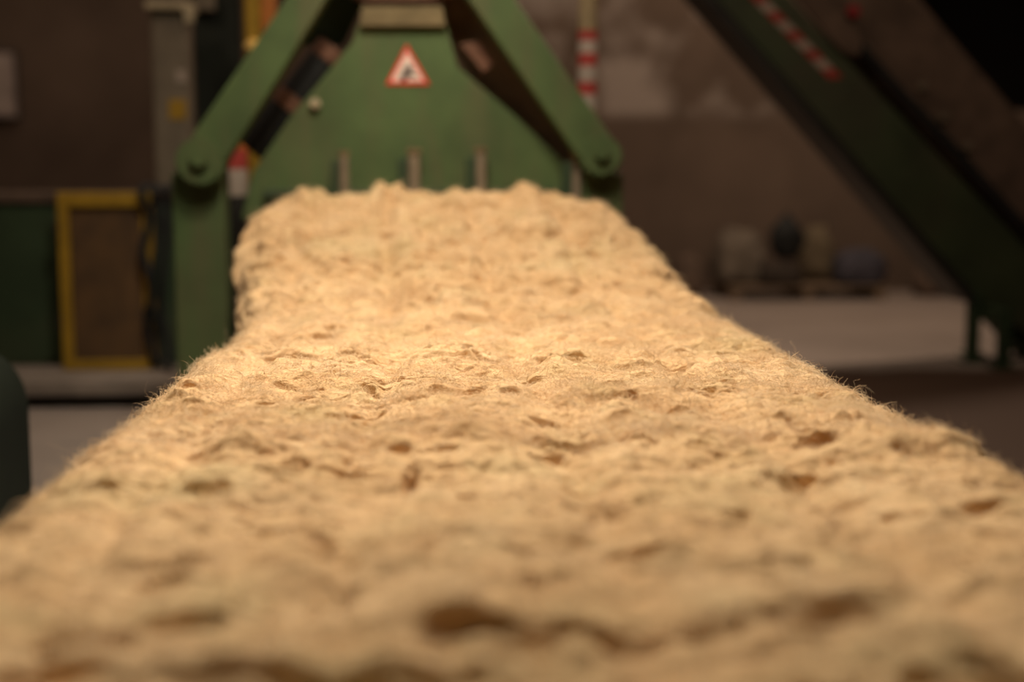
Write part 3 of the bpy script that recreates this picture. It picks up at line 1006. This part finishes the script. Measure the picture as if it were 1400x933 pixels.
# black bag with a knotted neck leaning between the sacks
bm = bmesh.new()
bmesh.ops.create_icosphere(bm, subdivisions=4, radius=1)
for v_ in bm.verts:
    q = v_.co
    w = float(fbm(np.array([q.x * 2.5]), np.array([q.z * 2.5 + q.y]), 55, 3)[0])
    pinch = 1.0 if q.z < 0.3 else max(0.28, 1 - (q.z - 0.3) * 1.25)
    v_.co = Vector((q.x * 0.17 * pinch * (1 + .15 * w), q.y * 0.12 * pinch * (1 + .15 * w), max(q.z, -0.85) * 0.26 + 0.221))
bx0 = Vector((sx(1074, 14.04), 14.04, pz + 0.262))
bmesh.ops.translate(bm, vec=bx0, verts=bm.verts)
o = obj('black_bag', bm, M_BLACK, smooth=True, loc=bx0)
tag(o, 'black knotted bag on top of the sacks by the back wall', 'bag')

# ------------------------------------------------------------------ the building
def struct(name, bm, m):
    o = obj(name, bm, m)
    o['kind'] = 'structure'
    return o


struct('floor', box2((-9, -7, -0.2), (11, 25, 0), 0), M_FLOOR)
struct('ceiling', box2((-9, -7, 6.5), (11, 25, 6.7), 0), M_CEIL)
bm = prism([(-9, 0), (11, 0), (11, 1.92), (4.75, 1.92), (4.75, 6.5), (-9, 6.5)], WY, WY + 0.3, 0)
struct('wall_back', bm, M_WALL)
struct('wall_left', box2((-9.3, -7, 0), (-9, 25, 6.5), 0), M_WALL)
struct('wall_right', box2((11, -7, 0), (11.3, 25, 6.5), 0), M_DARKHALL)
struct('wall_front', box2((-9, -7.3, 0), (11, -7, 6.5), 0), M_WALL)
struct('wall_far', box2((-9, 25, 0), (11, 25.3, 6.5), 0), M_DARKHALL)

q0, q1 = at(-30, 160, 14.85), at(15, 72, 14.85)
eb = thing('electrical_box', ((q0.x + q1.x) / 2, WY, q0.z), 'pale grey electrical box on the back wall at far left', 'electrical box')
obj('mounting_plate', box2((q0.x - 0.03, WY - 0.012, q0.z - 0.03), (q1.x + 0.03, WY, q1.z + 0.03), 0.002), M_DKSTEEL, eb)
obj('casing', box2((q0.x, 14.85, q0.z), (q1.x, WY - 0.012, q1.z), 0.01), plain('box_grey', (0.34, 0.27, 0.24), 0.6), eb)
obj('cover', box2((q0.x + 0.03, 14.838, q0.z + 0.03), (q1.x - 0.03, 14.85, q1.z - 0.03), 0.004), plain('box_cover_grey', (0.36, 0.29, 0.25), 0.6), eb)

# ------------------------------------------------------------------ light
def area(name, loc, target, size, power, color, size_y=None, spread=180):
    l = bpy.data.lights.new(name, 'AREA')
    l.energy = power
    l.color = color
    l.shape = 'RECTANGLE'
    l.size = size
    l.size_y = size_y or size
    l.spread = math.radians(spread)
    o = bpy.data.objects.new(name, l)
    o.location = loc
    o.rotation_euler = (Vector(target) - Vector(loc)).to_track_quat('-Z', 'Y').to_euler()
    COL.objects.link(o)
    return o


WARM = (1.0, 0.90, 0.74)
area('line_lamp', (-0.05, 3.5, 4.8), (-0.05, 3.6, 0.9), 0.9, 84, WARM, 0.7, 100)
area('press_fill', (0.0, 4.6, 5.0), (-0.05, 7.0, 2.2), 0.7, 19, WARM, 0.7, 62)  # unseen fill light added to brighten the press plate
area('left_fill', (-3.6, 6.3, 6.0), (-2.6, 9.4, 1.5), 0.8, 44, (1.0, 0.77, 0.58), 0.8)  # unseen fill light added for the columns and cabinet at left
area('right_fill', (3.2, 6.2, 6.0), (3.3, 9.4, 1.5), 0.8, 50, (1.0, 0.77, 0.58), 0.8)  # unseen fill light added for the front of the inclined conveyor
area('hall_lamp', (3.4, 11.6, 5.6), (3.0, 11.9, 0), 0.8, 140, (1.0, 0.77, 0.58), 0.8)
area('cabinet_lamp', (-2.6, 8.4, 6.0), (-2.6, 8.2, 0), 0.8, 14, (1.0, 0.78, 0.60), 0.8)
area('wall_fill', (-4.2, 11.5, 5.9), (-4.0, 15.0, 1.6), 0.8, 21, (1.0, 0.76, 0.58), 0.8)  # unseen fill light added to lift the left part of the back wall
w = bpy.data.worlds.new('dim_hall')
scene.world = w
w.use_nodes = True
w.node_tree.nodes['Background'].inputs[0].default_value = (1.0, 0.82, 0.66, 1)
w.node_tree.nodes['Background'].inputs[1].default_value = 0.0

scene.view_settings.view_transform = 'Standard'
scene.view_settings.look = 'None'
scene.view_settings.gamma = 1.0
scene.view_settings.exposure = 0.30
scene.view_settings.use_curve_mapping = False
scene.cycles.use_denoising = True
scene.cycles.max_bounces = 8
